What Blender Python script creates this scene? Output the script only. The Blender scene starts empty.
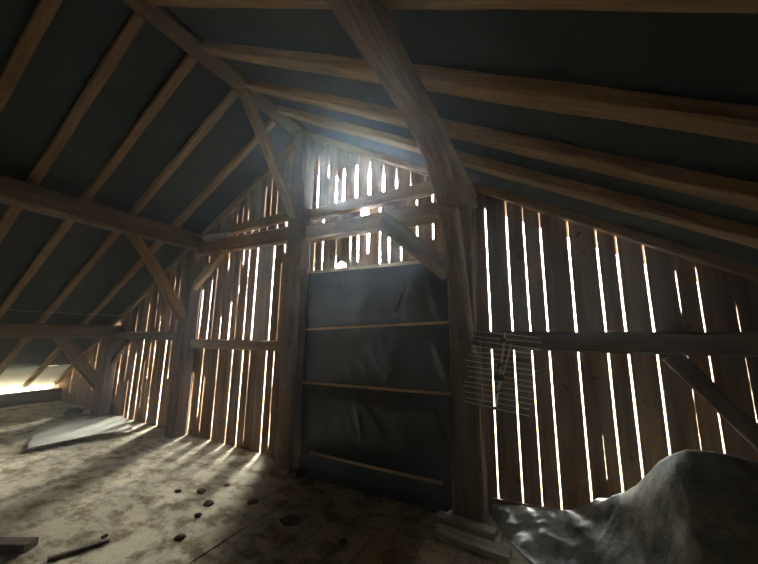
import bpy, bmesh, math, random
from mathutils import Vector, Matrix, noise

random.seed(7)
sc = bpy.context.scene
COL = sc.collection

# ------------------------------------------------------------------ constants
EYE = Vector((0.0, 0.0, 1.5))            # photographer's eye, metres above the loft floor
RIDGE_X, RIDGE_Z, PITCH = -2.85, 4.34, 0.57   # felt plane: z = RIDGE_Z - PITCH*|x-RIDGE_X|
WALL_Y = 3.10                             # inner face of the gable boards
POST_Y0, POST_Y1 = 2.88, 3.092
SKY_LEVEL = 20.0
SUN_GAIN = 105.0


def roof_z(x):
    return RIDGE_Z - PITCH * abs(x - RIDGE_X)


# ------------------------------------------------------------------ materials
def new_mat(name):
    m = bpy.data.materials.new(name)
    m.use_nodes = True
    nt = m.node_tree
    for n in list(nt.nodes):
        nt.nodes.remove(n)
    out = nt.nodes.new('ShaderNodeOutputMaterial')
    b = nt.nodes.new('ShaderNodeBsdfPrincipled')
    nt.links.new(b.outputs[0], out.inputs[0])
    return m, nt, b


def ramp(nt, fac, stops):
    r = nt.nodes.new('ShaderNodeValToRGB')
    els = r.color_ramp.elements
    while len(els) < len(stops):
        els.new(0.5)
    for e, (p, c) in zip(els, stops):
        e.position = p
        e.color = (c[0], c[1], c[2], 1)
    nt.links.new(fac, r.inputs[0])
    return r.outputs[0]


def noise_tex(nt, vec, scale, detail=6, rough=0.6):
    n = nt.nodes.new('ShaderNodeTexNoise')
    n.inputs['Scale'].default_value = scale
    n.inputs['Detail'].default_value = detail
    n.inputs['Roughness'].default_value = rough
    if vec is not None:
        nt.links.new(vec, n.inputs['Vector'])
    return n.outputs['Fac']


def mapping(nt, src, scale, loc=(0, 0, 0)):
    mp = nt.nodes.new('ShaderNodeMapping')
    mp.inputs['Scale'].default_value = scale
    mp.inputs['Location'].default_value = loc
    nt.links.new(src, mp.inputs['Vector'])
    return mp.outputs[0]


def mix(nt, a, b, fac, mode='MIX'):
    n = nt.nodes.new('ShaderNodeMix')
    n.data_type = 'RGBA'
    n.blend_type = mode
    for sock, v in ((n.inputs[0], fac), (n.inputs[6], a), (n.inputs[7], b)):
        if hasattr(v, 'is_output'):
            nt.links.new(v, sock)
        elif isinstance(v, (int, float)):
            sock.default_value = v
        else:
            sock.default_value = (v[0], v[1], v[2], 1)
    return n.outputs[2]


def bump(nt, b, height, strength=0.4, dist=0.01):
    bp = nt.nodes.new('ShaderNodeBump')
    bp.inputs['Strength'].default_value = strength
    bp.inputs['Distance'].default_value = dist
    nt.links.new(height, bp.inputs['Height'])
    nt.links.new(bp.outputs[0], b.inputs['Normal'])


def wood(name, dark, mid, light, rough=0.85):
    """grain runs along u (metres along the timber)"""
    m, nt, b = new_mat(name)
    tc = nt.nodes.new('ShaderNodeTexCoord')
    oi = nt.nodes.new('ShaderNodeObjectInfo')
    cmb = nt.nodes.new('ShaderNodeVectorMath')
    cmb.operation = 'ADD'
    sc_ = nt.nodes.new('ShaderNodeVectorMath')
    sc_.operation = 'SCALE'
    sc_.inputs[0].default_value = (37.0, 11.0, 5.0)
    nt.links.new(oi.outputs['Random'], sc_.inputs['Scale'])
    nt.links.new(tc.outputs['UV'], cmb.inputs[0])
    nt.links.new(sc_.outputs[0], cmb.inputs[1])
    v = cmb.outputs[0]
    fine = noise_tex(nt, mapping(nt, v, (2.5, 60, 1)), 1.0, 5, 0.65)
    broad = noise_tex(nt, mapping(nt, v, (1.1, 7, 1)), 1.0, 4, 0.55)
    c1 = ramp(nt, broad, [(0.28, dark), (0.5, mid), (0.75, light)])
    c2 = ramp(nt, fine, [(0.3, (0.45, 0.43, 0.42)), (0.62, (1, 1, 1))])
    c = mix(nt, c1, c2, 0.75, 'MULTIPLY')
    nt.links.new(c, b.inputs['Base Color'])
    b.inputs['Roughness'].default_value = rough
    b.inputs['Specular IOR Level'].default_value = 0.25
    bump(nt, b, fine, 0.5, 0.006)
    return m


M = {}
M['timber'] = wood('old_oak_timber', (0.10, 0.068, 0.043), (0.17, 0.12, 0.08), (0.26, 0.195, 0.135))
M['rafter'] = wood('brown_rafter_wood', (0.19, 0.115, 0.055), (0.29, 0.18, 0.09), (0.39, 0.26, 0.14))
M['pale'] = wood('pale_cut_wood', (0.42, 0.36, 0.27), (0.52, 0.45, 0.34), (0.62, 0.55, 0.42))
M['batten'] = wood('yellow_batten_wood', (0.34, 0.23, 0.11), (0.47, 0.33, 0.17), (0.56, 0.42, 0.24))
M['verge'] = wood('dark_brown_verge_boards', (0.07, 0.034, 0.014), (0.10, 0.05, 0.02), (0.13, 0.07, 0.03))
M['greyplank'] = wood('grey_floor_plank', (0.24, 0.21, 0.16), (0.36, 0.32, 0.25), (0.47, 0.43, 0.34))


def board_mat():
    m, nt, b = new_mat('weathered_gable_boards')
    tc = nt.nodes.new('ShaderNodeTexCoord')
    at = nt.nodes.new('ShaderNodeAttribute')
    at.attribute_name = 'tone'
    v = tc.outputs['Object']
    fine = noise_tex(nt, mapping(nt, v, (55, 55, 2.2)), 1.0, 5, 0.65)
    broad = noise_tex(nt, mapping(nt, v, (9, 9, 0.8)), 1.0, 4, 0.55)
    knots = noise_tex(nt, mapping(nt, v, (14, 14, 9)), 1.0, 2, 0.5)
    c1 = ramp(nt, broad, [(0.3, (0.20, 0.12, 0.065)), (0.5, (0.35, 0.22, 0.12)), (0.72, (0.48, 0.33, 0.195))])
    tone = ramp(nt, at.outputs['Fac'], [(0.0, (0.55, 0.52, 0.50)), (1.0, (1.1, 1.08, 1.05))])
    c = mix(nt, c1, tone, 1.0, 'MULTIPLY')
    c2 = ramp(nt, fine, [(0.3, (0.5, 0.48, 0.46)), (0.62, (1, 1, 1))])
    c = mix(nt, c, c2, 0.7, 'MULTIPLY')
    kn = ramp(nt, knots, [(0.70, (1, 1, 1)), (0.76, (0.35, 0.28, 0.22))])
    c = mix(nt, c, kn, 1.0, 'MULTIPLY')
    nt.links.new(c, b.inputs['Base Color'])
    b.inputs['Roughness'].default_value = 0.85
    b.inputs['Specular IOR Level'].default_value = 0.2
    bump(nt, b, fine, 0.4, 0.005)
    return m


M['boards'] = board_mat()


def floor_mat():
    m, nt, b = new_mat('dusty_loft_floorboards')
    tc = nt.nodes.new('ShaderNodeTexCoord')
    v = tc.outputs['Object']
    at = nt.nodes.new('ShaderNodeAttribute')
    at.attribute_name = 'tone'
    grain = noise_tex(nt, mapping(nt, v, (45, 2.0, 1)), 1.0, 5, 0.6)
    wood_c = ramp(nt, grain, [(0.3, (0.22, 0.175, 0.125)), (0.7, (0.40, 0.33, 0.24))])
    tone = ramp(nt, at.outputs['Fac'], [(0.0, (0.75, 0.73, 0.7)), (1.0, (1.1, 1.1, 1.08))])
    wood_c = mix(nt, wood_c, tone, 1.0, 'MULTIPLY')
    clump = noise_tex(nt, mapping(nt, v, (2.6, 3.4, 1)), 1.6, 8, 0.68)
    speck = noise_tex(nt, mapping(nt, v, (9, 13, 1)), 1.0, 6, 0.7)
    dust = mix(nt, (0.40, 0.335, 0.20), (0.66, 0.585, 0.39), speck)
    cover = ramp(nt, clump, [(0.33, (0, 0, 0)), (0.50, (1, 1, 1))])
    # dust cover thins slightly from left to right across the floor
    sep = nt.nodes.new('ShaderNodeSeparateXYZ')
    nt.links.new(v, sep.inputs[0])
    mr = nt.nodes.new('ShaderNodeMapRange')
    mr.inputs['From Min'].default_value = -2.7
    mr.inputs['From Max'].default_value = -1.6
    mr.inputs['To Min'].default_value = 1.0
    mr.inputs['To Max'].default_value = 0.8
    nt.links.new(sep.outputs[0], mr.inputs['Value'])
    cov = nt.nodes.new('ShaderNodeMath')
    cov.operation = 'MULTIPLY'
    nt.links.new(cover, cov.inputs[0])
    nt.links.new(mr.outputs[0], cov.inputs[1])
    c = mix(nt, wood_c, dust, cov.outputs[0])
    dirt = noise_tex(nt, mapping(nt, v, (3.1, 4.2, 1), (5, 2, 0)), 1.3, 7, 0.7)
    dm = ramp(nt, dirt, [(0.47, (1, 1, 1)), (0.60, (0.40, 0.34, 0.25))])
    c = mix(nt, c, dm, 1.0, 'MULTIPLY')
    nt.links.new(c, b.inputs['Base Color'])
    b.inputs['Roughness'].default_value = 0.9
    b.inputs['Specular IOR Level'].default_value = 0.15
    h = mix(nt, clump, speck, 0.5)
    bump(nt, b, h, 0.7, 0.02)
    return m


M['floor'] = floor_mat()


def sheet_mat(name, col_a, col_b, rough, bump_scale=3.0, bstr=0.3, spec=0.5):
    m, nt, b = new_mat(name)
    tc = nt.nodes.new('ShaderNodeTexCoord')
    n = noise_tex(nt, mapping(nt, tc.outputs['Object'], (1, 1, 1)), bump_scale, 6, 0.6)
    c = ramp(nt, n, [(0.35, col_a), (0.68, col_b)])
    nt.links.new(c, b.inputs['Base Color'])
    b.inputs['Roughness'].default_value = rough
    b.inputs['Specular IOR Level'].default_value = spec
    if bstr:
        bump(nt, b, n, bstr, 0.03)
    return m


M['felt'] = sheet_mat('dark_roof_felt', (0.017, 0.023, 0.023), (0.028, 0.036, 0.037), 0.7, 2.2, 0.35, 0.25)
M['tarp'] = sheet_mat('black_plastic_sheet', (0.016, 0.022, 0.028), (0.027, 0.036, 0.045), 0.24, 2.5, 0.25, 0.5)
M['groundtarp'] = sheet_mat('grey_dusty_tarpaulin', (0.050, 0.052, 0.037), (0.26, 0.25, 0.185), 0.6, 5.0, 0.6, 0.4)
M['panel'] = sheet_mat('grey_fibre_board', (0.36, 0.34, 0.25), (0.47, 0.445, 0.34), 0.8, 3.0, 0.15, 0.2)
M['clod'] = sheet_mat('dark_brown_earth', (0.06, 0.035, 0.022), (0.14, 0.085, 0.055), 0.95, 14.0, 0.8, 0.1)
M['metal'] = sheet_mat('dull_aluminium', (0.55, 0.55, 0.53), (0.68, 0.68, 0.66), 0.45, 30.0, 0.0, 0.5)
M['metal'].node_tree.nodes['Principled BSDF'].inputs['Metallic'].default_value = 0.15
M['blackplastic'] = sheet_mat('black_plastic', (0.015, 0.015, 0.016), (0.03, 0.03, 0.03), 0.5, 20.0, 0.0)
M['cable'] = sheet_mat('grey_cable', (0.25, 0.25, 0.23), (0.35, 0.35, 0.32), 0.6, 20.0, 0.0)


def membrane_mat():
    m, nt, b = new_mat('pale_translucent_membrane')
    out = [n for n in nt.nodes if n.type == 'OUTPUT_MATERIAL'][0]
    tr = nt.nodes.new('ShaderNodeBsdfTranslucent')
    tr.inputs[0].default_value = (0.045, 0.044, 0.037, 1)
    b.inputs['Base Color'].default_value = (0.5, 0.5, 0.46, 1)
    b.inputs['Roughness'].default_value = 0.8
    ad = nt.nodes.new('ShaderNodeAddShader')
    nt.links.new(b.outputs[0], ad.inputs[0])
    nt.links.new(tr.outputs[0], ad.inputs[1])
    nt.links.new(ad.outputs[0], out.inputs[0])
    return m


M['membrane'] = membrane_mat()


# ------------------------------------------------------------------ object helpers
def link(name, me, mat, parent=None, smooth=False):
    o = bpy.data.objects.new(name, me)
    COL.objects.link(o)
    if mat is not None:
        me.materials.append(mat)
    if parent is not None:
        o.parent = parent
    if smooth:
        for p in me.polygons:
            p.use_smooth = True
    return o


def tag(o, label, cat, group=None):
    o['label'] = label
    o['category'] = cat
    if group:
        o['group'] = group
    return o


def structure(o, label=None):
    o['kind'] = 'structure'
    if label:
        o['label'] = label
    return o


def empty(name, loc, label, cat, group=None):
    o = bpy.data.objects.new(name, None)
    o.location = loc
    o.empty_display_size = 0.1
    COL.objects.link(o)
    return tag(o, label, cat, group)


def sweep_mesh(path, w, h, up, jitter=0.006, chamfer=0.15, seed=0.0, taper=None, step=0.12):
    """a hewn timber along a polyline: w across, h along 'up'; mesh is relative to path[0]"""
    pts = [Vector(p) for p in path]
    dense, us = [], []
    total = 0.0
    for a, b in zip(pts[:-1], pts[1:]):
        L = (b - a).length
        n = max(1, int(round(L / step)))
        for i in range(n):
            dense.append(a.lerp(b, i / n))
            us.append(total + L * i / n)
        total += L
    dense.append(pts[-1])
    us.append(total)
    up = Vector(up)
    c = chamfer * min(w, h)
    W, H = w / 2, h / 2
    prof = [(-W + c, -H), (W - c, -H), (W, -H + c), (W, H - c), (W - c, H), (-W + c, H), (-W, H - c), (-W, -H + c)]
    per = [0]
    for i in range(8):
        a, b = prof[i], prof[(i + 1) % 8]
        per.append(per[-1] + math.hypot(b[0] - a[0], b[1] - a[1]))
    bm = bmesh.new()
    uvl = bm.loops.layers.uv.new('UVMap')
    rings = []
    for i, p in enumerate(dense):
        if i == 0:
            t = dense[1] - dense[0]
        elif i == len(dense) - 1:
            t = dense[-1] - dense[-2]
        else:
            t = dense[i + 1] - dense[i - 1]
        t.normalize()
        side = t.cross(up).normalized()
        upn = side.cross(t).normalized()
        k = 1.0
        if taper:
            f = us[i] / total
            k = taper[0] * (1 - f) + taper[1] * f
        ring = []
        for j, (a, b) in enumerate(prof):
            q = p + side * a * k + upn * b * k
            if jitter:
                d = noise.noise_vector(Vector((us[i] * 1.7 + seed, j * 0.9 + seed * 3.1, seed)))
                d2 = noise.noise_vector(Vector((us[i] * 6.0 + seed, j * 2.3, seed + 9)))
                q += (side * d.x + upn * d.y) * jitter * 1.6 + (side * d2.x + upn * d2.y) * jitter * 0.5
            ring.append(bm.verts.new(q - pts[0]))
        rings.append(ring)
    for i in range(len(rings) - 1):
        for j in range(8):
            k = (j + 1) % 8
            f = bm.faces.new((rings[i][j], rings[i][k], rings[i + 1][k], rings[i + 1][j]))
            uvs = ((us[i], per[j]), (us[i], per[j + 1]), (us[i + 1], per[j + 1]), (us[i + 1], per[j]))
            for lp, uv in zip(f.loops, uvs):
                lp[uvl].uv = uv
    for ring, rev in ((rings[0], True), (rings[-1], False)):
        f = bm.faces.new(ring[::-1] if rev else ring)
        for lp in f.loops:
            co = lp.vert.co
            lp[uvl].uv = (0.05 * co.x, co.y + co.z)
    bm.normal_update()
    bmesh.ops.recalc_face_normals(bm, faces=bm.faces)
    me = bpy.data.meshes.new('timber')
    bm.to_mesh(me)
    bm.free()
    return me


_seed = [0.0]


def timber(name, path, w, h, up, label, cat, mat='timber', group=None, jitter=0.006, taper=None, parent=None, chamfer=0.13, step=0.12):
    _seed[0] += 1.37
    me = sweep_mesh(path, w, h, up, jitter, chamfer, _seed[0], taper, step)
    o = link(name, me, M[mat], parent)
    o.location = path[0]
    if label:
        tag(o, label, cat, group)
    return o


def tube_mesh(path, r, n=6, origin=(0, 0, 0)):
    bm = bmesh.new()
    pts = [Vector(p) - Vector(origin) for p in path]
    rings = []
    for i, p in enumerate(pts):
        t = (pts[min(i + 1, len(pts) - 1)] - pts[max(i - 1, 0)]).normalized()
        a = t.cross(Vector((0.3, 0.2, 1))).normalized()
        b = t.cross(a).normalized()
        rings.append([bm.verts.new(p + (a * math.cos(2 * math.pi * k / n) + b * math.sin(2 * math.pi * k / n)) * r) for k in range(n)])
    for i in range(len(rings) - 1):
        for k in range(n):
            bm.faces.new((rings[i][k], rings[i][(k + 1) % n], rings[i + 1][(k + 1) % n], rings[i + 1][k]))
    bm.faces.new(rings[0][::-1])
    bm.faces.new(rings[-1])
    bmesh.ops.recalc_face_normals(bm, faces=bm.faces)
    me = bpy.data.meshes.new('tube')
    bm.to_mesh(me)
    bm.free()
    return me


# ------------------------------------------------------------------ SETTING: floor
def x0_dusty(a, b):
    return a > -1.85 or b > -1.85


def build_floor():
    bm = bmesh.new()
    tone = bm.faces.layers.float.new('tone')
    x = -10.6
    edges = [-1.80, -1.27, -2.95]
    xs = [x]
    while x < 5.2:
        x += random.choice((0.24, 0.27, 0.29))
        xs.append(x)
    for e in edges:                       # seams seen in front of the door and by the king post
        i = min(range(len(xs)), key=lambda k: abs(xs[k] - e))
        xs[i] = e
    for a, b in zip(xs[:-1], xs[1:]):
        ys = [-3.2]
        if abs(a + 2.95) < 0.01 or abs(b + 2.95) < 0.01:
            ys += [2.42]
        else:
            ys += [random.uniform(-1.5, 2.2)]
        ys += [WALL_Y + 0.03]
        for y0, y1 in zip(ys[:-1], ys[1:]):
            g = 0.003 if x0_dusty(a, b) else 0.0003
            dz = random.uniform(-0.004, 0.0) if x0_dusty(a, b) else 0.0
            x0, x1, ya, yb = a + g, b - g, y0 + g, y1 - g
            n = max(2, int((yb - ya) / 0.35))
            top, bot = [], []
            for i in range(n + 1):
                y = ya + (yb - ya) * i / n
                row = []
                for xx in (x0, x0 + 0.006, x1 - 0.006, x1):
                    e = -0.006 if xx in (x0, x1) and x0_dusty(a, b) else 0.0
                    row.append(bm.verts.new((xx, y, dz + e)))
                top.append(row)
                bot.append((bm.verts.new((x0, y, -0.035)), bm.verts.new((x1, y, -0.035))))
            t = random.random()
            fs = []
            for i in range(n):
                for k in range(3):
                    fs.append(bm.faces.new((top[i][k], top[i][k + 1], top[i + 1][k + 1], top[i + 1][k])))
                fs.append(bm.faces.new((bot[i][0], top[i][0], top[i + 1][0], bot[i + 1][0])))
                fs.append(bm.faces.new((top[i][3], bot[i][1], bot[i + 1][1], top[i + 1][3])))
                fs.append(bm.faces.new((bot[i][1], bot[i][0], bot[i + 1][0], bot[i + 1][1])))
            fs.append(bm.faces.new((bot[0][0], bot[0][1], top[0][3], top[0][2], top[0][1], top[0][0])))
            fs.append(bm.faces.new((top[n][0], top[n][1], top[n][2], top[n][3], bot[n][1], bot[n][0])))
            for f in fs:
                f[tone] = t
    # dark boarding below so that the joints do not open onto the sky
    v = [bm.verts.new(p) for p in ((-10.7, -3.3, -0.045), (5.3, -3.3, -0.045), (5.3, 3.14, -0.045), (-10.7, 3.14, -0.045))]
    v2 = [bm.verts.new(p) for p in ((-10.7, -3.3, -0.10), (5.3, -3.3, -0.10), (5.3, 3.14, -0.10), (-10.7, 3.14, -0.10))]
    bm.faces.new(v)
    bm.faces.new(v2[::-1])
    for i in range(4):
        bm.faces.new((v[i], v2[i], v2[(i + 1) % 4], v[(i + 1) % 4]))
    bmesh.ops.recalc_face_normals(bm, faces=bm.faces)
    me = bpy.data.meshes.new('floor')
    bm.to_mesh(me)
    bm.free()
    return structure(link('floor', me, M['floor']), 'dusty board floor of the loft littered with straw and dirt')


build_floor()


# ------------------------------------------------------------------ SETTING: gable boards with open joints
def lerp(a, b, t):
    return a + (b - a) * t


BOARD_T = 0.011
GAP_LEFT, GAP_MID, GAP_RIGHT = 0.34, 0.46, 0.42


class Gap:
    def __init__(s, x, w, z0=-9, z1=99, rag=0.25):
        k = GAP_RIGHT if x > -0.7 else (GAP_MID if x > -2.75 else GAP_LEFT)
        s.x, s.z0, s.z1, s.rag = x, z0, z1, rag * (0.5 if x < -2.75 else 0.8)
        s.w = w * k + (0.72 * BOARD_T * abs(x) / WALL_Y if w > 0 else 0.0)
        s.seed = random.uniform(0, 50)

    def half(s, z):
        e = 0.02
        if z < s.z0 - e or z > s.z1 + e:
            return -0.002
        if z < s.z0:
            k = (z - s.z0 + e) / e
        elif z > s.z1:
            k = (s.z1 + e - z) / e
        else:
            k = 1.0
        n = noise.noise(Vector((s.seed, z * 3.0, 0))) + 0.6 * noise.noise(Vector((s.seed, z * 11.0, 4)))
        return max(-0.002, k * s.w * 0.5 * (1 + s.rag * 2.2 * n))

    def mid(s, z):
        return s.x + 0.004 * noise.noise(Vector((s.seed + 20, z * 0.9, 0)))


def add_board(bm, tone_l, gl, gr, zlo, zhi_f, y, t=0.011, step=0.045):
    x_c = (gl.x + gr.x) / 2
    top = max(zhi_f(gl.x), zhi_f(gr.x), zhi_f(x_c))
    n = max(2, int((top - zlo) / step))
    dy = random.uniform(-0.003, 0.003)
    rows = []
    for i in range(n + 1):
        f = i / n
        zl = lerp(zlo, zhi_f(gl.x), f)
        zr = lerp(zlo, zhi_f(gr.x), f)
        xl = gl.mid(zl) + gl.half(zl)
        xr = gr.mid(zr) - gr.half(zr)
        warp = 0.004 * noise.noise(Vector((gl.seed, f * 3, 7)))
        y0 = y + dy + warp
        rows.append([bm.verts.new(p) for p in ((xl, y0, zl), (xr, y0, zr), (xr, y0 + t, zr), (xl, y0 + t, zl))])
    tn = random.random()
    fs = []
    for a, b in zip(rows[:-1], rows[1:]):
        for k in range(4):
            k2 = (k + 1) % 4
            fs.append(bm.faces.new((a[k], a[k2], b[k2], b[k])))
    fs.append(bm.faces.new(rows[0][::-1]))
    fs.append(bm.faces.new(rows[-1]))
    for f in fs:
        f[tone_l] = tn


def tier(bm, tl, xa, xb, gaps, zlo, zhi_f, y, maxw=0.21):
    gs = [Gap(xa, 0.0)] + sorted([Gap(*g) for g in gaps], key=lambda g: g.x) + [Gap(xb, 0.0)]
    full = [gs[0]]
    for g in gs[1:]:
        d = g.x - full[-1].x
        n = int(d / maxw)
        x0 = full[-1].x
        for i in range(1, n + 1):
            if n >= 1 and d / (n + 1) > 0.09:
                full.append(Gap(x0 + d * i / (n + 1), 0.0))
        full.append(g)
    for a, b in zip(full[:-1], full[1:]):
        add_board(bm, tl, a, b, zlo, zhi_f, y)


def build_gable():
    bm = bmesh.new()
    tl = bm.faces.layers.float.new('tone')
    roof = lambda x: roof_z(x) - 0.005
    flat = lambda z: (lambda x: z)
    Y = WALL_Y
    # far-left bay, beyond the left post
    tier(bm, tl, -10.4, -5.0, [
        (-8.70, .012, .55, .95), (-8.41, .02, .5, .9), (-8.12, .035, .35, 1.32), (-7.15, .008, .35, 1.1, .6),
        (-6.90, .006, .6, 1.3, .6), (-6.76, .016, 0, .62), (-6.63, .022, 0, 1.12), (-6.42, .03, 0, 1.44), (-6.29, .014, .2, 1.0, .7),
        (-6.17, .006, .7, 1.3, .7), (-6.03, .020, 0, 1.36, .8), (-5.71, .026, 0, 1.44), (-5.56, .016, .75, 1.36, .6),
        (-9.1, .006, .2, .8, .6)], 0.0, lambda x: min(1.44, roof(x)), Y)
    tier(bm, tl, -8.2, -5.0, [
        (-7.40, .30, 1.60, 1.69, .1), (-6.76, .015, 1.46, 1.85), (-6.39, .022, 1.46, 2.0), (-6.13, .014, 1.62, 1.9), (-5.98, .014, 1.46, 1.78),
        (-5.67, .018, 1.63, 1.93, .5), (-5.50, .022, 1.46, 1.84), (-5.665, .014, 2.18, 2.45, .5), (-5.505, .018, 2.08, 2.42), (-6.14, .008, 2.05, 2.2)],
         1.44, lambda x: max(1.45, roof(x)), Y + 0.002)
    # left bay, left post to king post
    tier(bm, tl, -5.0, -2.75, [
        (-4.87, .016, 0, .9), (-4.68, .018, 0.25, 1.3, .4), (-4.60, .012, .1, .85), (-4.33, .024, 0, 1.32), (-4.02, .022, 0, 1.32), (-3.80, .020, 0, 1.32),
        (-3.66, .018, .1, 1.32), (-3.335, .034, 0, 1.32), (-3.20, .012, .1, 1.32, .5)], 0.0, flat(1.34), Y)
    tier(bm, tl, -5.0, -2.75, [
        (-4.86, .026, 1.3, 2.2), (-4.77, .018, 2.6, 2.75), (-4.65, .013, 1.4, 2.35, .8), (-4.54, .022, 1.3, 2.5), (-4.35, .009, 1.4, 1.75, .6),
        (-4.29, .012, 2.45, 2.75, .5), (-4.15, .026, 1.3, 1.95), (-4.01, .010, 1.35, 2.6, .5), (-3.955, .014, 2.5, 2.8), (-3.83, .030, 1.3, 2.82), (-3.66, .026, 1.3, 2.82),
        (-3.325, .036, 1.3, 2.82, .15), (-3.17, .014, 1.3, 2.45, .5), (-3.13, .024, 2.6, 2.8)], 1.34, flat(2.86), Y + 0.003)
    tier(bm, tl, -5.0, -2.75, [
        (-4.13, .018, 2.9, 3.06), (-4.17, .010, 3.2, 3.33, .6), (-3.97, .020, 2.9, 3.06), (-4.045, .016, 3.18, 3.43), (-3.92, .012, 3.2, 3.36), (-3.81, .018, 2.9, 3.06),
        (-3.66, .024, 2.9, 3.06), (-3.575, .030, 3.15, 3.66, .15), (-3.50, .014, 2.9, 3.06), (-3.455, .018, 3.15, 3.78), (-3.33, .020, 3.15, 3.64),
        (-3.30, .026, 2.9, 3.08), (-3.13, .034, 2.9, 3.10), (-3.14, .010, 3.2, 3.35)], 2.86, roof, Y)
    # middle bay above and behind the sheeted doorway
    tier(bm, tl, -2.75, -0.70, [(-2.625, .022, .08, .36), (-0.825, .022, .06, .46, .1)], 0.0, flat(2.25), Y)
    tier(bm, tl, -2.75, -0.70, [(a[0], a[1] * (0.5 if a[1] < .1 else 1.8)) + a[2:] for a in [
        (-2.475, .020, 2.28, 2.99), (-2.60, .022, 2.25, 2.99, .4), (-2.26, .014, 2.25, 2.7), (-2.18, .170, 2.25, 2.36, .0), (-2.05, .012, 2.4, 2.85, .5),
        (-1.94, .024, 2.36, 2.7, .7), (-1.835, .16, 2.86, 3.06, .12), (-1.80, .09, 2.45, 2.80, .2), (-1.64, .024, 2.3, 2.99), (-1.52, .022, 2.28, 2.80), (-1.37, .022, 2.25, 2.72),
        (-1.18, .024, 2.25, 2.99), (-1.00, .030, 2.5, 3.02), (-0.845, .050, 2.1, 2.62, .15)]], 2.25, flat(3.06), Y + 0.003)
    tier(bm, tl, -2.75, -0.70, [
        (-2.59, .016, 3.1, 3.9, .5), (-2.42, .010, 3.55, 3.95), (-2.285, .034, 3.1, 3.62, .4), (-2.17, .040, 3.1, 3.60), (-1.98, .042, 3.12, 3.6, .15),
        (-1.79, .042, 3.12, 3.6, .15), (-1.60, .042, 3.12, 3.5, .15), (-1.43, .036, 3.12, 3.42), (-1.25, .018, 3.1, 3.35), (-1.08, .014, 3.1, 3.3), (-0.965, .020, 3.0, 3.3)],
         3.06, roof, Y)
    # right bay
    tier(bm, tl, -0.70, 5.0, [
        (-0.46, .026, 0, 2.77, .12), (-0.27, .026, 0, 9, .12), (-0.125, .021, 0, 9, .2), (0.012, .026, 0, 9, .12), (0.22, .028, 0, 9, .12), (0.42, .028, 0, 9, .12),
        (0.55, .028, 0, 9, .12), (0.72, .024, 0, 9, .15), (0.89, .003, 0, 2.0, .9), (1.005, .013, 0, 2.0, .2), (1.185, .001, .2, 1.9, 1.2),
        (0.33, .006, .45, .75, .5),
        (1.37, .010, .3, 1.5), (1.60, .014, .3, 1.5), (1.83, .010, .3, 1.3), (2.1, .016, .2, 1.2), (2.45, .012, .2, 1.0)], 0.0, roof, Y)
    bmesh.ops.recalc_face_normals(bm, faces=bm.faces)
    me = bpy.data.meshes.new('wall_back')
    bm.to_mesh(me)
    bm.free()
    return structure(link('wall_back', me, M['boards']), 'gable wall of upright weathered boards with daylight in the open joints')


build_gable()


def box_mesh(lo, hi, origin=(0, 0, 0)):
    bm = bmesh.new()
    v = [bm.verts.new((x - origin[0], y - origin[1], z - origin[2])) for x in (lo[0], hi[0]) for y in (lo[1], hi[1]) for z in (lo[2], hi[2])]
    for f in ((0, 1, 3, 2), (4, 6, 7, 5), (0, 4, 5, 1), (2, 3, 7, 6), (0, 2, 6, 4), (1, 5, 7, 3)):
        bm.faces.new([v[i] for i in f])
    bmesh.ops.recalc_face_normals(bm, faces=bm.faces)
    me = bpy.data.meshes.new('box')
    bm.to_mesh(me)
    bm.free()
    return me


# gable behind the photographer
def build_front_gable():
    bm = bmesh.new()
    tl = bm.faces.layers.float.new('tone')
    tier(bm, tl, -10.4, 5.0, [(x * 0.23 - 9.5, FRONT_GAP) for x in range(0, 58)], 0.0, lambda x: max(0.02, roof_z(x) - 0.005), -3.15)
    bmesh.ops.recalc_face_normals(bm, faces=bm.faces)
    me = bpy.data.meshes.new('wall_front')
    bm.to_mesh(me)
    bm.free()
    return structure(link('wall_front', me, M['boards']), 'opposite board gable behind the viewer')


FRONT_GAP = 0.0
build_front_gable()


# ------------------------------------------------------------------ SETTING: felted roof slopes
def slope_mesh(x_top, x_bot, y0, y1, sag=0.012, thick=0.012, lap=True):
    bm = bmesh.new()
    L = abs(x_bot - x_top)
    nx, ny = max(2, int(L / 0.12)), max(2, int((y1 - y0) / 0.08))
    up, dn = [], []
    for i in range(nx + 1):
        x = lerp(x_top, x_bot, i / nx)
        s = L * i / nx
        ru, rd = [], []
        for j in range(ny + 1):
            y = lerp(y0, y1, j / ny)
            ph = ((y - 0.57) / 0.485) % 1.0
            z = roof_z(x) - sag * math.sin(math.pi * ph) ** 2 * (0.5 + 0.8 * abs(noise.noise(Vector((x * 1.3, y * 1.1, 3)))))
            z += 0.006 * noise.noise(Vector((x * 2.2, y * 3.2, 8)))
            if lap:
                z -= 0.010 * max(0.0, 1 - ((s + 0.03 * noise.noise(Vector((y, 2, 1)))) % 1.18) / 0.10)
            ru.append(bm.verts.new((x, y, z + thick)))
            rd.append(bm.verts.new((x, y, z)))
        up.append(ru)
        dn.append(rd)
    for i in range(nx):
        for j in range(ny):
            bm.faces.new((up[i][j], up[i + 1][j], up[i + 1][j + 1], up[i][j + 1]))
            bm.faces.new((dn[i][j], dn[i][j + 1], dn[i + 1][j + 1], dn[i + 1][j]))
    for i in range(nx):
        for j in (0, ny):
            bm.faces.new((up[i][j], up[i + 1][j], dn[i + 1][j], dn[i][j]))
    for j in range(ny):
        for i in (0, nx):
            bm.faces.new((up[i][j], up[i][j + 1], dn[i][j + 1], dn[i][j]))
    bmesh.ops.recalc_face_normals(bm, faces=bm.faces)
    me = bpy.data.meshes.new('slope')
    bm.to_mesh(me)
    bm.free()
    return me


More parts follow.
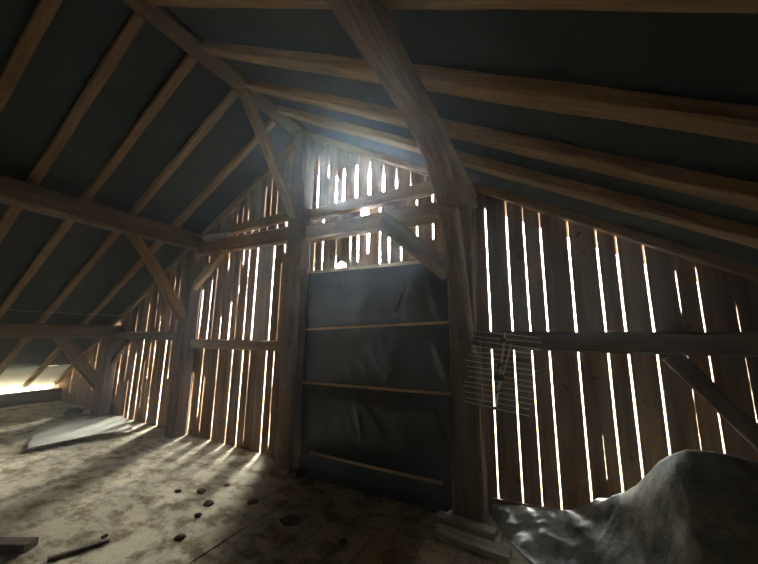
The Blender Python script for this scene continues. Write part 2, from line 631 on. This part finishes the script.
structure(link('ceiling_left', slope_mesh(RIDGE_X, -9.05, -3.2, WALL_Y + 0.03), M['felt'], smooth=True), 'left roof slope lined with dark felt between the rafters')
structure(link('ceiling_right', slope_mesh(RIDGE_X, 5.0, -3.2, WALL_Y + 0.03), M['felt'], smooth=True), 'right roof slope lined with dark felt between the rafters')
structure(link('ceiling_eaves', slope_mesh(-9.05, -9.90, -3.2, WALL_Y + 0.03, 0.02, 0.004, False), M['membrane'], smooth=True), 'pale translucent strip of membrane low on the left slope')
# roof overhang outside the gable, glimpsed through the tops of the joints
structure(link('trim_1', slope_mesh(RIDGE_X, -10.6, WALL_Y + 0.03, WALL_Y + 0.75, 0, 0.03, False), M['verge']), 'boarded verge outside above the left half of the gable')
structure(link('trim_2', slope_mesh(RIDGE_X, 5.0, WALL_Y + 0.03, WALL_Y + 0.75, 0, 0.03, False), M['verge']), 'boarded verge outside above the right half of the gable')
# ridge capping
bmc = box_mesh((RIDGE_X - 0.12, -3.2, RIDGE_Z - 0.01), (RIDGE_X + 0.12, WALL_Y + 0.85, RIDGE_Z + 0.05))
structure(link('trim_3', bmc, M['felt']), 'ridge capping closing the top of the roof')

# ------------------------------------------------------------------ ROOF TIMBERS
RD = 0.072                                   # rafter depth
RV = RD * math.hypot(1, PITCH)               # vertical depth
nrm_drop = (RD / 2 + 0.012) * math.hypot(1, PITCH)

left_y = [0.60, 1.06, 1.52, 2.03, 2.59, 3.055]
left_lab = ['brown rafter cut by the upper left corner of the photo, nearest on the left slope',
            'brown rafter second from the left corner on the left felted slope',
            'brown rafter in the middle of the left felted slope, third from the left corner',
            'brown rafter that meets the ridge just left of the slanting ridge brace',
            'brown rafter crossing behind the slanting ridge brace on the left slope',
            'end rafter lying against the gable boards on the left slope']
for y, lab in zip(left_y, left_lab):
    xa, xb = RIDGE_X - 0.10, -9.72
    p0 = (xa, y, roof_z(xa) - nrm_drop)
    p1 = (xb, y, roof_z(xb) - nrm_drop)
    timber('rafter', [p0, p1], 0.085 if y < 3 else 0.06, RD, (0, 0, 1), lab, 'rafter', 'rafter', 'rafters of the left roof slope', 0.006)

right_y = [0.99, 1.52, 2.02, 2.46, 3.025]
right_lab = ['brown rafter along the top edge of the photo on the right slope',
             'thick brown rafter passing high behind the curved purlin end, below the topmost one',
             'brown rafter in the middle of the right felted slope, third from the top',
             'brown rafter low on the right slope, just in front of the end rafter',
             'end rafter lying against the gable boards on the right slope']
for y, lab in zip(right_y, right_lab):
    xa, xb = RIDGE_X + 0.10, 4.6
    p0 = (xa, y, roof_z(xa) - nrm_drop)
    p1 = (xb, y, roof_z(xb) - nrm_drop)
    timber('rafter', [p0, p1], 0.12 if y < 3 else 0.09, RD, (0, 0, 1), lab, 'rafter', 'rafter', 'rafters of the right roof slope', 0.006)

timber('ridge_beam', [(-2.80, -1.2, 4.255), (-2.80, 1.2, 4.25), (-2.80, 3.07, 4.255)], 0.23, 0.15, (0, 0, 1),
       'heavy old ridge beam running from the top left down to the king post', 'ridge beam', jitter=0.008)
timber('purlin', [(-4.86, -1.2, 2.925), (-4.86, 3.08, 2.93)], 0.22, 0.25, (0, 0, 1),
       'heavy purlin carrying the left rafters, resting on the left post', 'purlin', group='purlins')
timber('purlin', [(-0.595, -1.2, 2.84), (-0.595, 3.08, 2.84)], 0.135, 0.17, (0, 0, 1),
       'heavy purlin above the centre, running towards the viewer from the right post', 'purlin', group='purlins')
timber('purlin', [(-7.32, -1.2, 1.50), (-7.32, 3.09, 1.50)], 0.22, 0.24, (0, 0, 1),
       'low dark purlin at the far left carried by the short corner post', 'purlin', group='purlins')
timber('sole_plate', [(-9.52, -1.2, 0.14), (-9.52, 3.09, 0.14)], 0.16, 0.26, (0, 0, 1),
       'low dark timber lying on the floor along the left eaves', 'beam')

# posts
timber('post', [(-4.95, 2.972, 0.0), (-4.95, 2.972, 2.795)], 0.22, 0.21, (0, 1, 0),
       'dark square post under the left purlin between the two left bays of boards', 'post', group='posts of the gable frame')
timber('king_post', [(-2.75, 2.972, 0.0), (-2.75, 2.972, 4.175)], 0.24, 0.21, (0, 1, 0),
       'tall king post left of the black sheet, rising from the floor to the ridge', 'post', group='posts of the gable frame', jitter=0.012)
timber('post', [(-0.675, 2.972, 0.0), (-0.68, 2.972, 2.75)], 0.25, 0.21, (0, 1, 0),
       'thick post right of the black sheet, curving into the purlin above', 'post', group='posts of the gable frame', jitter=0.010, taper=(1.0, 0.88))
timber('post', [(-7.32, 2.972, 0.0), (-7.30, 2.972, 1.375)], 0.26, 0.20, (0, 1, 0),
       'short dark corner post at the far left below the low purlin', 'post', group='posts of the gable frame')

# horizontal members of the gable
timber('collar_beam', [(-4.835, 3.012, 2.83), (-2.875, 3.012, 2.81)], 0.16, 0.20, (0, 0, 1),
       'horizontal beam from the left post to the king post, below the thinner one', 'beam', 'rafter', group='collar beams')
timber('collar_beam', [(-2.625, 3.012, 2.765), (-0.805, 3.012, 2.765)], 0.16, 0.195, (0, 0, 1),
       'horizontal beam above the black sheet from king post to right post', 'beam', 'rafter', group='collar beams')
timber('tie_rail', [(-4.45, 3.045, 3.07), (-2.875, 3.045, 3.095)], 0.09, 0.13, (0, 0, 1),
       'thinner upper rail left of the king post, just above the horizontal beam', 'rail', 'rafter', group='upper rails')
timber('tie_rail', [(-2.625, 3.045, 3.045), (-0.80, 3.045, 3.065)], 0.09, 0.145, (0, 0, 1),
       'upper rail right of the king post with bright joints above and below', 'rail', 'rafter', group='upper rails')
timber('wood_block', [(-4.73, 2.975, 2.985), (-4.14, 2.975, 2.965)], 0.10, 0.08, (0, 0, 1),
       'pale sawn block lying on the left horizontal beam beside the purlin end', 'block', 'pale')
timber('rail', [(-4.835, 3.03, 1.33), (-2.875, 3.03, 1.352)], 0.125, 0.13, (0, 0, 1),
       'rail across the left boards between the left post and the king post', 'rail', 'rafter', group='mid rails')
timber('rail', [(-0.545, 3.03, 1.46), (4.4, 3.03, 1.47)], 0.125, 0.16, (0, 0, 1),
       'long dark rail across the right boards, starting behind the antenna', 'rail', group='mid rails')
timber('rail', [(-7.205, 3.03, 1.44), (-5.065, 3.03, 1.44)], 0.125, 0.13, (0, 0, 1),
       'rail across the far left boards, from corner post to left post', 'rail', group='mid rails')

# braces
timber('brace', [(-4.90, 2.04, 2.82), (-4.91, 2.34, 2.48), (-4.92, 2.60, 2.10), (-4.93, 2.87, 1.72)], 0.12, 0.13, (0, -1, 1),
       'curved knee brace from the left purlin down to the left post', 'brace', 'rafter', group='knee braces', step=0.08)
timber('brace', [(-2.83, 2.03, 4.21), (-2.81, 2.45, 3.62), (-2.78, 2.89, 2.98)], 0.10, 0.12, (0, -1, 1),
       'slanting brace from the ridge beam down to the king post', 'brace', 'rafter', group='knee braces', jitter=0.008)
timber('brace', [(-0.600, 1.15, 2.835), (-0.602, 1.45, 2.822), (-0.604, 1.70, 2.797), (-0.608, 1.92, 2.745), (-0.612, 2.12, 2.655), (-0.618, 2.30, 2.51), (-0.622, 2.45, 2.31), (-0.626, 2.58, 2.06), (-0.63, 2.72, 1.76), (-0.635, 2.86, 1.48)], 0.135, 0.135, (0, -1, 1),
       'broad curved brace bending from the centre purlin into the right post', 'brace', group='knee braces', jitter=0.010, step=0.07)
timber('brace', [(-7.30, 2.25, 1.40), (-7.30, 2.52, 1.02), (-7.30, 2.88, 0.55)], 0.14, 0.17, (0, -1, 1),
       'dark brace from the low purlin down to the short corner post', 'brace', group='knee braces')
timber('brace', [(-4.22, 2.96, 2.72), (-4.86, 2.96, 2.20)], 0.09, 0.10, (0, 0, 1),
       'small golden brace between the left post and the horizontal beam', 'brace', 'batten', group='braces against the boards')
timber('brace', [(-1.52, 2.93, 2.735), (-0.79, 2.93, 2.10)], 0.09, 0.19, (0, 0, 1),
       'wide plank brace across the upper right corner of the doorway', 'brace', group='braces against the boards')
timber('brace', [(0.77, 3.0, 1.38), (1.78, 3.0, 0.02)], 0.07, 0.115, (0, 0, 1),
       'slanting brace below the long right rail at the right edge', 'brace', group='braces against the boards')
timber('brace', [(-6.72, 3.0, 1.38), (-7.2, 3.0, 0.95)], 0.07, 0.10, (0, 0, 1),
       'short brown brace under the far left rail beside the corner post', 'brace', group='braces against the boards')


# ------------------------------------------------------------------ BLACK SHEET IN THE DOORWAY
def build_sheet():
    root = empty('plastic_sheet', (-1.72, 3.02, 0.0), 'black plastic sheet held by thin laths across the doorway', 'plastic sheet')
    o0 = Vector(root.location)
    bm = bmesh.new()
    xl, xr = -2.61, -0.835
    nx, nz = 110, 130
    lath_z = (0.19, 0.945, 1.59, 2.255)
    grid = []
    for j in range(nz + 1):
        v = j / nz
        z = lerp(-0.25, 2.29, v)
        row = []
        for i in range(nx + 1):
            u = i / nx
            x = lerp(xl, xr, u)
            pin = min(abs(z - l) for l in lath_z)
            k = min(1.0, pin / 0.16)
            d = 0.016 * noise.noise(Vector((x * 1.6, z * 0.9, 1.0)))
            d += 0.008 * noise.noise(Vector((x * 4.5 + 0.9 * z, z * 1.6, 5.0)))
            fold = noise.noise(Vector((x * 5 + 2.4 * z, z * 2.6, 2.0)))
            d += 0.014 * (1 - abs(fold)) ** 4 * max(0, 0.3 + noise.noise(Vector((x * 1.5, z * 1.5, 6.0))) * 2)
            # fan of creases hanging from the upper right
            for cx, cz, a, s in ((-1.22, 2.08, -0.35, 1), (-1.05, 2.12, 0.32, 1), (-1.30, 1.52, -0.4, .8), (-1.02, 1.50, 0.45, .8), (-1.75, 1.95, -0.25, .7), (-1.0, .82, .3, .7)):
                t = cz - z
                if 0 < t < 0.62:
                    dx = x - (cx + a * t)
                    d += s * 0.036 * math.exp(-(dx / (0.026 + 0.07 * t)) ** 2) * math.sin(math.pi * t / 0.62)
            if z > 0.0:
                y = 3.035 - max(-0.01, d * k + 0.018 * k)
                zz = z
            else:                         # the foot of the sheet lies out on the floor
                s = -z
                y = 3.03 - s * (0.75 + 0.35 * noise.noise(Vector((x * 2.0, 0, 3)))) - 0.01
                zz = 0.010 + 0.018 * abs(noise.noise(Vector((x * 5, s * 9, 1))))
            row.append(bm.verts.new(Vector((x, y, zz)) - o0))
        grid.append(row)
    for j in range(nz):
        for i in range(nx):
            bm.faces.new((grid[j][i], grid[j][i + 1], grid[j + 1][i + 1], grid[j + 1][i]))
    bmesh.ops.recalc_face_normals(bm, faces=bm.faces)
    me = bpy.data.meshes.new('sheet')
    bm.to_mesh(me)
    bm.free()
    s = link('sheet', me, M['tarp'], root, smooth=True)
    md = s.modifiers.new('thickness', 'SOLIDIFY')
    md.thickness = 0.003
    for (xa, za, xb, zb, w) in ((-2.61, 2.265, -0.84, 2.25, .035), (-2.60, 1.555, -0.83, 1.625, .026), (-2.60, 0.93, -0.83, 0.965, .024), (-2.44, 0.185, -0.93, 0.185, .026)):
        p0, p1 = Vector((xa, 3.002, za)), Vector((xb, 3.002, zb))
        _seed[0] += 1.1
        b = link('lath', sweep_mesh([p0, p1], 0.018, w, (0, 0, 1), 0.002, .1, _seed[0]), M['batten'], root)
        b.location = p0 - o0
    return root


build_sheet()


# ------------------------------------------------------------------ TV ANTENNA hanging on the right rail
def build_antenna():
    top, bot = Vector((-0.305, 2.84, 1.53)), Vector((-0.41, 2.835, 0.905))
    root = empty('tv_antenna', top, 'grid-like rooftop TV antenna hanging on the right rail beside the post', 'antenna')
    link('boom', tube_mesh([top - top, bot - top], 0.008, 8), M['metal'], root, smooth=True)
    n = 15
    for i in range(n):
        t = 0.02 + 0.96 * i / (n - 1)
        c = top.lerp(bot, t) + Vector((0, -0.008, 0))
        L = 0.258 + 0.02 * math.sin(i * 1.3)
        d = Vector((1, 0.0, -0.10 + 0.02 * math.sin(i * 2.1))).normalized()
        a, b = c - d * (L + 0.01) - top, c + d * L - top
        link('element', tube_mesh([a, b], 0.0042, 6), M['metal'], root, smooth=True)
    s0, s1 = Vector((-0.262, 2.83, 1.44)), Vector((-0.372, 2.82, 1.08))
    link('support_rod', tube_mesh([s0 - top, s1 - top], 0.006, 6), M['metal'], root, smooth=True)
    for t, r in ((0.10, .022), (0.42, .020), (0.58, .040), (0.76, .018), (0.97, .020)):
        c = top.lerp(bot, t) + Vector((-0.008, -0.03, 0)) - top
        bm = bmesh.new()
        bmesh.ops.create_cube(bm, size=1.0)
        for v in bm.verts:
            v.co = Vector((v.co.x * r * 2, v.co.y * 0.03, v.co.z * r * 1.2)) + c
        bmesh.ops.bevel(bm, geom=list(bm.edges), offset=0.005, segments=2, affect='EDGES')
        me = bpy.data.meshes.new('clamp')
        bm.to_mesh(me)
        bm.free()
        link('junction_box' if r > .03 else 'clamp', me, M['blackplastic'], root)


build_antenna()
tag(link('cable', tube_mesh([(-0.52, 2.868, 2.7), (-0.522, 2.868, 2.0), (-0.518, 2.868, 1.2), (-0.515, 2.868, 0.5), (-0.515, 2.868, 0.02)], 0.006), M['cable'], smooth=True),
    'thin pale tube added as the lit right edge of the right post', 'cable', 'cables')  # pale tube added to stand for the post's lit edge
cab = []
for i in range(25):
    t = i / 24
    y = lerp(-1.0, 3.08, t)
    ph = (y - 0.57) / 0.485
    cab.append((-7.05, y, roof_z(-7.05) - RV - 0.055 - 0.015 * abs(math.sin(math.pi * ph))))
tag(link('cable', tube_mesh(cab, 0.004), M['cable'], smooth=True), 'thin cable strung under the rafters low on the left slope', 'cable', 'cables')


# ------------------------------------------------------------------ THINGS ON THE FLOOR
def build_panel():
    """loose grey fibre board, its edges curling up"""
    A, B, C_, D_ = Vector((-5.85, 1.68, 0)), Vector((-5.62, 2.72, 0)), Vector((-6.70, 3.05, 0)), Vector((-7.30, 2.18, 0))
    o0 = A.copy()
    bm = bmesh.new()
    n = 26
    top, bot = [], []
    for i in range(n + 1):
        u = i / n
        rt, rb = [], []
        for j in range(n + 1):
            v = j / n
            p = A.lerp(B, u).lerp(D_.lerp(C_, u), v)
            z = 0.030 + 0.035 * (1 - v) ** 2 * math.sin(math.pi * (0.15 + 0.8 * u)) + 0.012 * noise.noise(p * 2.0) + 0.02 * u * u
            q = Vector((p.x, p.y, z)) - o0
            rt.append(bm.verts.new(q))
            rb.append(bm.verts.new(q - Vector((0, 0, 0.012))))
        top.append(rt)
        bot.append(rb)
    for i in range(n):
        for j in range(n):
            bm.faces.new((top[i][j], top[i + 1][j], top[i + 1][j + 1], top[i][j + 1]))
            bm.faces.new((bot[i][j], bot[i][j + 1], bot[i + 1][j + 1], bot[i + 1][j]))
    for k in range(n):
        for i in (0, n):
            bm.faces.new((top[i][k], top[i][k + 1], bot[i][k + 1], bot[i][k]))
            bm.faces.new((top[k][i], top[k + 1][i], bot[k + 1][i], bot[k][i]))
    bmesh.ops.recalc_face_normals(bm, faces=bm.faces)
    me = bpy.data.meshes.new('panel')
    bm.to_mesh(me)
    bm.free()
    o = link('fibre_board', me, M['panel'])
    o.location = o0
    tag(o, 'loose pale grey board lying on the dusty floor in front of the left boards', 'board')


build_panel()


def interp(tab, x):
    if x <= tab[0][0]:
        return tab[0][1]
    for (a, va), (b, vb) in zip(tab[:-1], tab[1:]):
        if x <= b:
            t = (x - a) / (b - a)
            t = t * t * (3 - 2 * t) * 0.5 + t * 0.5
            return lerp(va, vb, t)
    return tab[-1][1]


def build_ground_tarp():
    o0 = Vector((0.3, 2.7, 0))
    # crest line of the heap: x, y, height, depth of the slope in front of it
    crest = [(-.52, 3.045, .05, .02), (-.42, 3.04, .085, .20), (-.27, 3.04, .11, .40), (-.12, 3.035, .13, .52), (.02, 3.02, .15, .60), (.18, 2.97, .22, .66), (.30, 2.88, .36, .66),
             (.38, 2.80, .46, .62), (.44, 2.71, .555, .56), (.49, 2.62, .665, .50), (.535, 2.55, .765, .46), (.58, 2.50, .825, .44), (.64, 2.47, .87, .42), (.75, 2.45, .885, .42),
             (.92, 2.43, .87, .42), (1.2, 2.40, .82, .42), (1.7, 2.4, .70, .5), (2.2, 2.4, .5, .5), (2.7, 2.4, .10, .4)]
    cum = [0.0]
    for a, b in zip(crest[:-1], crest[1:]):
        cum.append(cum[-1] + math.dist(a[:3], b[:3]))
    tabs = [[(c, p[k]) for c, p in zip(cum, crest)] for k in range(4)]
    bm = bmesh.new()
    nx, nf, nb = 190, 46, 16
    g = []
    for i in range(nx + 1):
        u = cum[-1] * i / nx
        x, yc, H, dep = (interp(t, u) for t in tabs)
        steep = min(1.0, max(0.0, (x - 0.2) / 0.35))
        row = []
        for j in range(nf + nb + 1):
            if j <= nf:
                t = j / nf
                y = yc - dep * (1 - t)
                flat = t * t * (3 - 2 * t)
                rise = t ** 0.55
                z = 0.012 + H * lerp(flat, rise, steep)
            else:
                t = 1.0
                q = (j - nf) / nb
                y = lerp(yc, max(yc + 0.001, 3.035 - 0.12 * min(1, max(0, (x - 0.5) / 0.3))), q)
                z = 0.012 + H * (1 - 0.55 * steep * q)
            w = 0.35 + 0.65 * min(1, t * 5)
            rim = 1.0 - 0.8 * steep * math.exp(-((j - nf) / 5.0) ** 2)
            dz = 0.026 * noise.noise(Vector((x * 3.2, y * 3.2 + z, 2)))
            dz += 0.030 * max(0, (1 - abs(noise.noise(Vector((x * 4.5 + y * 3, y * 5 - x * 2 + z, 7))))) - 0.55)
            dz += 0.014 * (1 - abs(noise.noise(Vector((x * 10 - y * 6, y * 9 + z * 3, 9))))) ** 3
            z = max(0.008, z + dz * w * rim)
            y += 0.025 * noise.noise(Vector((x * 4, z * 4, 11))) * steep * (j < nf)
            xx = x + 0.03 * noise.noise(Vector((x * 4, y * 4, 13))) * (1 - t)
            row.append(bm.verts.new(Vector((xx, min(y, 3.04), z)) - o0))
        g.append(row)
    for i in range(nx):
        for j in range(nf + nb):
            bm.faces.new((g[i][j], g[i + 1][j], g[i + 1][j + 1], g[i][j + 1]))
    bmesh.ops.recalc_face_normals(bm, faces=bm.faces)
    me = bpy.data.meshes.new('tarp')
    bm.to_mesh(me)
    bm.free()
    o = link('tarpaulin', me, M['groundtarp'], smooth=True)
    o.location = o0
    md = o.modifiers.new('thickness', 'SOLIDIFY')
    md.thickness = 0.004
    md.offset = -1
    tag(o, 'crumpled grey tarpaulin over a heap at the foot of the right boards', 'tarpaulin')


build_ground_tarp()

timber('loose_plank', [(-0.54, 3.062, 0.075), (0.22, 3.062, 0.11)], 0.03, 0.13, (0, 0, 1),
       'dark plank on edge against the foot of the right boards behind the tarpaulin', 'plank', group='loose planks')
timber('loose_plank', [(-0.90, 2.785, 0.028), (-0.44, 2.755, 0.028)], 0.12, 0.05, (0, 0, 1),
       'grey loose plank on the floor right in front of the right post', 'plank', 'greyplank', group='loose planks')
timber('loose_plank', [(-0.84, 2.60, 0.024), (-0.32, 2.565, 0.024)], 0.13, 0.042, (0, 0, 1),
       'grey loose plank at the tarpaulin edge, nearer the viewer than its neighbour', 'plank', 'greyplank', group='loose planks')
timber('wood_strip', [(-3.02, 1.06, 0.012), (-2.90, 1.35, 0.012)], 0.03, 0.02, (0, 0, 1),
       'thin dark strip of wood lying on the dusty floor at the lower left', 'strip', jitter=0.003)
timber('timber_offcut', [(-3.62, 0.86, 0.03), (-3.27, 1.05, 0.03)], 0.09, 0.055, (0, 0, 1),
       'dark timber offcut in the bottom left corner of the floor', 'offcut', 'timber')


def clod(x, y, r, lab, cat='clod', flat=0.55, sx=1.0, name='dirt_clod', rot=0.0):
    bm = bmesh.new()
    bmesh.ops.create_icosphere(bm, subdivisions=4, radius=1.0)
    s = random.uniform(0, 30)
    for v in bm.verts:
        d = 1 + 0.35 * noise.noise(v.co * 1.4 + Vector((s, 0, 0))) + 0.16 * noise.noise(v.co * 4 + Vector((0, s, 0)))
        v.co = Vector((v.co.x * sx, v.co.y, max(v.co.z, -0.35) * flat)) * d * r
    zmin = min(v.co.z for v in bm.verts)
    for v in bm.verts:
        v.co.z -= zmin
    me = bpy.data.meshes.new('clod')
    bm.to_mesh(me)
    bm.free()
    o = link(name, me, M['clod'], smooth=True)
    o.location = (x, y, 0.0)
    o.rotation_euler.z = rot
    return tag(o, lab, cat, 'clods of dirt on the floor' if cat == 'clod' else None)


clod(-1.93, 2.17, 0.052, 'reddish brown lump by the floor seam in front of the king post', flat=0.5, sx=1.7, rot=0.3)
clod(-3.02, 2.12, 0.035, 'dark clod on the bright dusty floor, farthest from the viewer', sx=1.2)
clod(-2.76, 2.02, 0.036, 'dark clod on the dusty floor, between the farther clod and the lump', sx=1.1)
clod(-2.66, 1.86, 0.026, 'small dark clod nearest the viewer on the dusty floor left of the seam')
clod(-3.22, 2.02, 0.024, 'small dark clod on the dusty floor, leftmost of the scattered clods', sx=1.3)
clod(-2.44, 2.22, 0.030, 'flat brown clod between the floor seam lump and the other clods', flat=0.35, sx=1.5, rot=1.0)
clod(-2.50, 1.62, 0.030, 'dark clod lowest in the photo, near the seam at the bottom edge', sx=1.1)
clod(-2.92, 2.32, 0.020, 'tiny dark clod nearest the bright foot of the left boards', sx=1.4)
clod(-1.42, 2.16, 0.030, 'small dark clod on the shaded boards in front of the black sheet')
clod(-3.00, 1.36, 0.022, 'small grey crumb beside the thin wood strip at the lower left')
clod(-2.47, 2.83, 0.07, 'dark crumpled scrap at the foot of the king post', 'scrap', 0.6, 1.3, 'plastic_scrap', 0.4).data.materials[0] = M['tarp']
clod(-7.75, 2.75, 0.10, 'grey bundle on the floor behind the corner post at the far left', 'bundle', 0.8, 1.4, 'cloth_bundle', 0.2).data.materials[0] = M['groundtarp']

# ------------------------------------------------------------------ HAZE ADDED FOR GLOW
def build_air():
    m = bpy.data.materials.new('glow_haze')
    m.use_nodes = True
    nt = m.node_tree
    for n in list(nt.nodes):
        nt.nodes.remove(n)
    out = nt.nodes.new('ShaderNodeOutputMaterial')
    vs = nt.nodes.new('ShaderNodeVolumeScatter')
    vs.inputs['Color'].default_value = (0.82, 0.92, 1.0, 1)
    vs.inputs['Density'].default_value = 0.012
    vs.inputs['Anisotropy'].default_value = 0.8
    nt.links.new(vs.outputs[0], out.inputs['Volume'])
    hz = link('glow_haze', box_mesh((-10.9, -3.5, -0.2), (5.4, 4.1, 4.7)), m)  # haze volume added to give the glow around the bright joints
    hz['kind'] = 'stuff'
    tag(hz, 'thin dusty haze in the loft, added for the glow around the bright joints', 'haze')


build_air()

# ------------------------------------------------------------------ DAYLIGHT
SUN = Vector((-0.471, 0.797, 0.379)).normalized()
w = bpy.data.worlds.new('hazy_sky')
sc.world = w
w.use_nodes = True
nt = w.node_tree
bg = nt.nodes['Background']
tc = nt.nodes.new('ShaderNodeTexCoord')
sep = nt.nodes.new('ShaderNodeSeparateXYZ')
nt.links.new(tc.outputs['Generated'], sep.inputs[0])
mr = nt.nodes.new('ShaderNodeMapRange')
mr.inputs['From Min'].default_value = -0.3
mr.inputs['From Max'].default_value = 0.5
nt.links.new(sep.outputs[2], mr.inputs['Value'])
sky = ramp(nt, mr.outputs[0], [(0.0, (0.26, 0.23, 0.15)), (0.34, (0.45, 0.41, 0.29)), (0.41, (1.0, 0.95, 0.80)), (0.55, (1.0, 0.97, 0.88)), (1.0, (0.86, 0.93, 1.0))])
dp = nt.nodes.new('ShaderNodeVectorMath')
dp.operation = 'DOT_PRODUCT'
dp.inputs[1].default_value = SUN
nt.links.new(tc.outputs['Generated'], dp.inputs[0])
mx = nt.nodes.new('ShaderNodeMath')
mx.operation = 'MAXIMUM'
mx.inputs[1].default_value = 0.0
nt.links.new(dp.outputs['Value'], mx.inputs[0])
pw = nt.nodes.new('ShaderNodeMath')
pw.operation = 'POWER'
pw.inputs[1].default_value = 150.0
nt.links.new(mx.outputs[0], pw.inputs[0])
ml = nt.nodes.new('ShaderNodeMath')
ml.operation = 'MULTIPLY_ADD'
ml.inputs[1].default_value = SKY_LEVEL * SUN_GAIN
ml.inputs[2].default_value = SKY_LEVEL
nt.links.new(pw.outputs[0], ml.inputs[0])
nt.links.new(sky, bg.inputs['Color'])
nt.links.new(ml.outputs[0], bg.inputs['Strength'])

# ------------------------------------------------------------------ CAMERA
cam = bpy.data.cameras.new('camera')
cam.sensor_fit = 'HORIZONTAL'
cam.sensor_width = 36.0
cam.lens = 313.5 / 758.0 * 36.0
cam.clip_start = 0.02
co = bpy.data.objects.new('camera', cam)
COL.objects.link(co)
R = Matrix(((0.884210157206606, 0.06786603189863484, 0.4621326614382436),
            (0.4669582705383341, -0.15186805118334074, -0.8711406727695439),
            (0.011062319697797422, 0.9860680942006207, -0.16597388068499308)))
# the photo axes: columns are camera right / up / back in world space
mw = R.to_4x4()
mw.translation = EYE
co.matrix_world = mw
sc.camera = co

sc.view_settings.view_transform = 'Standard'
sc.view_settings.look = 'None'
sc.view_settings.gamma = 1.0
sc.view_settings.exposure = 0.0
sc.cycles.use_denoising = True
sc.cycles.max_bounces = 10
sc.cycles.diffuse_bounces = 6
sc.cycles.volume_bounces = 1
sc.cycles.sample_clamp_indirect = 20.0
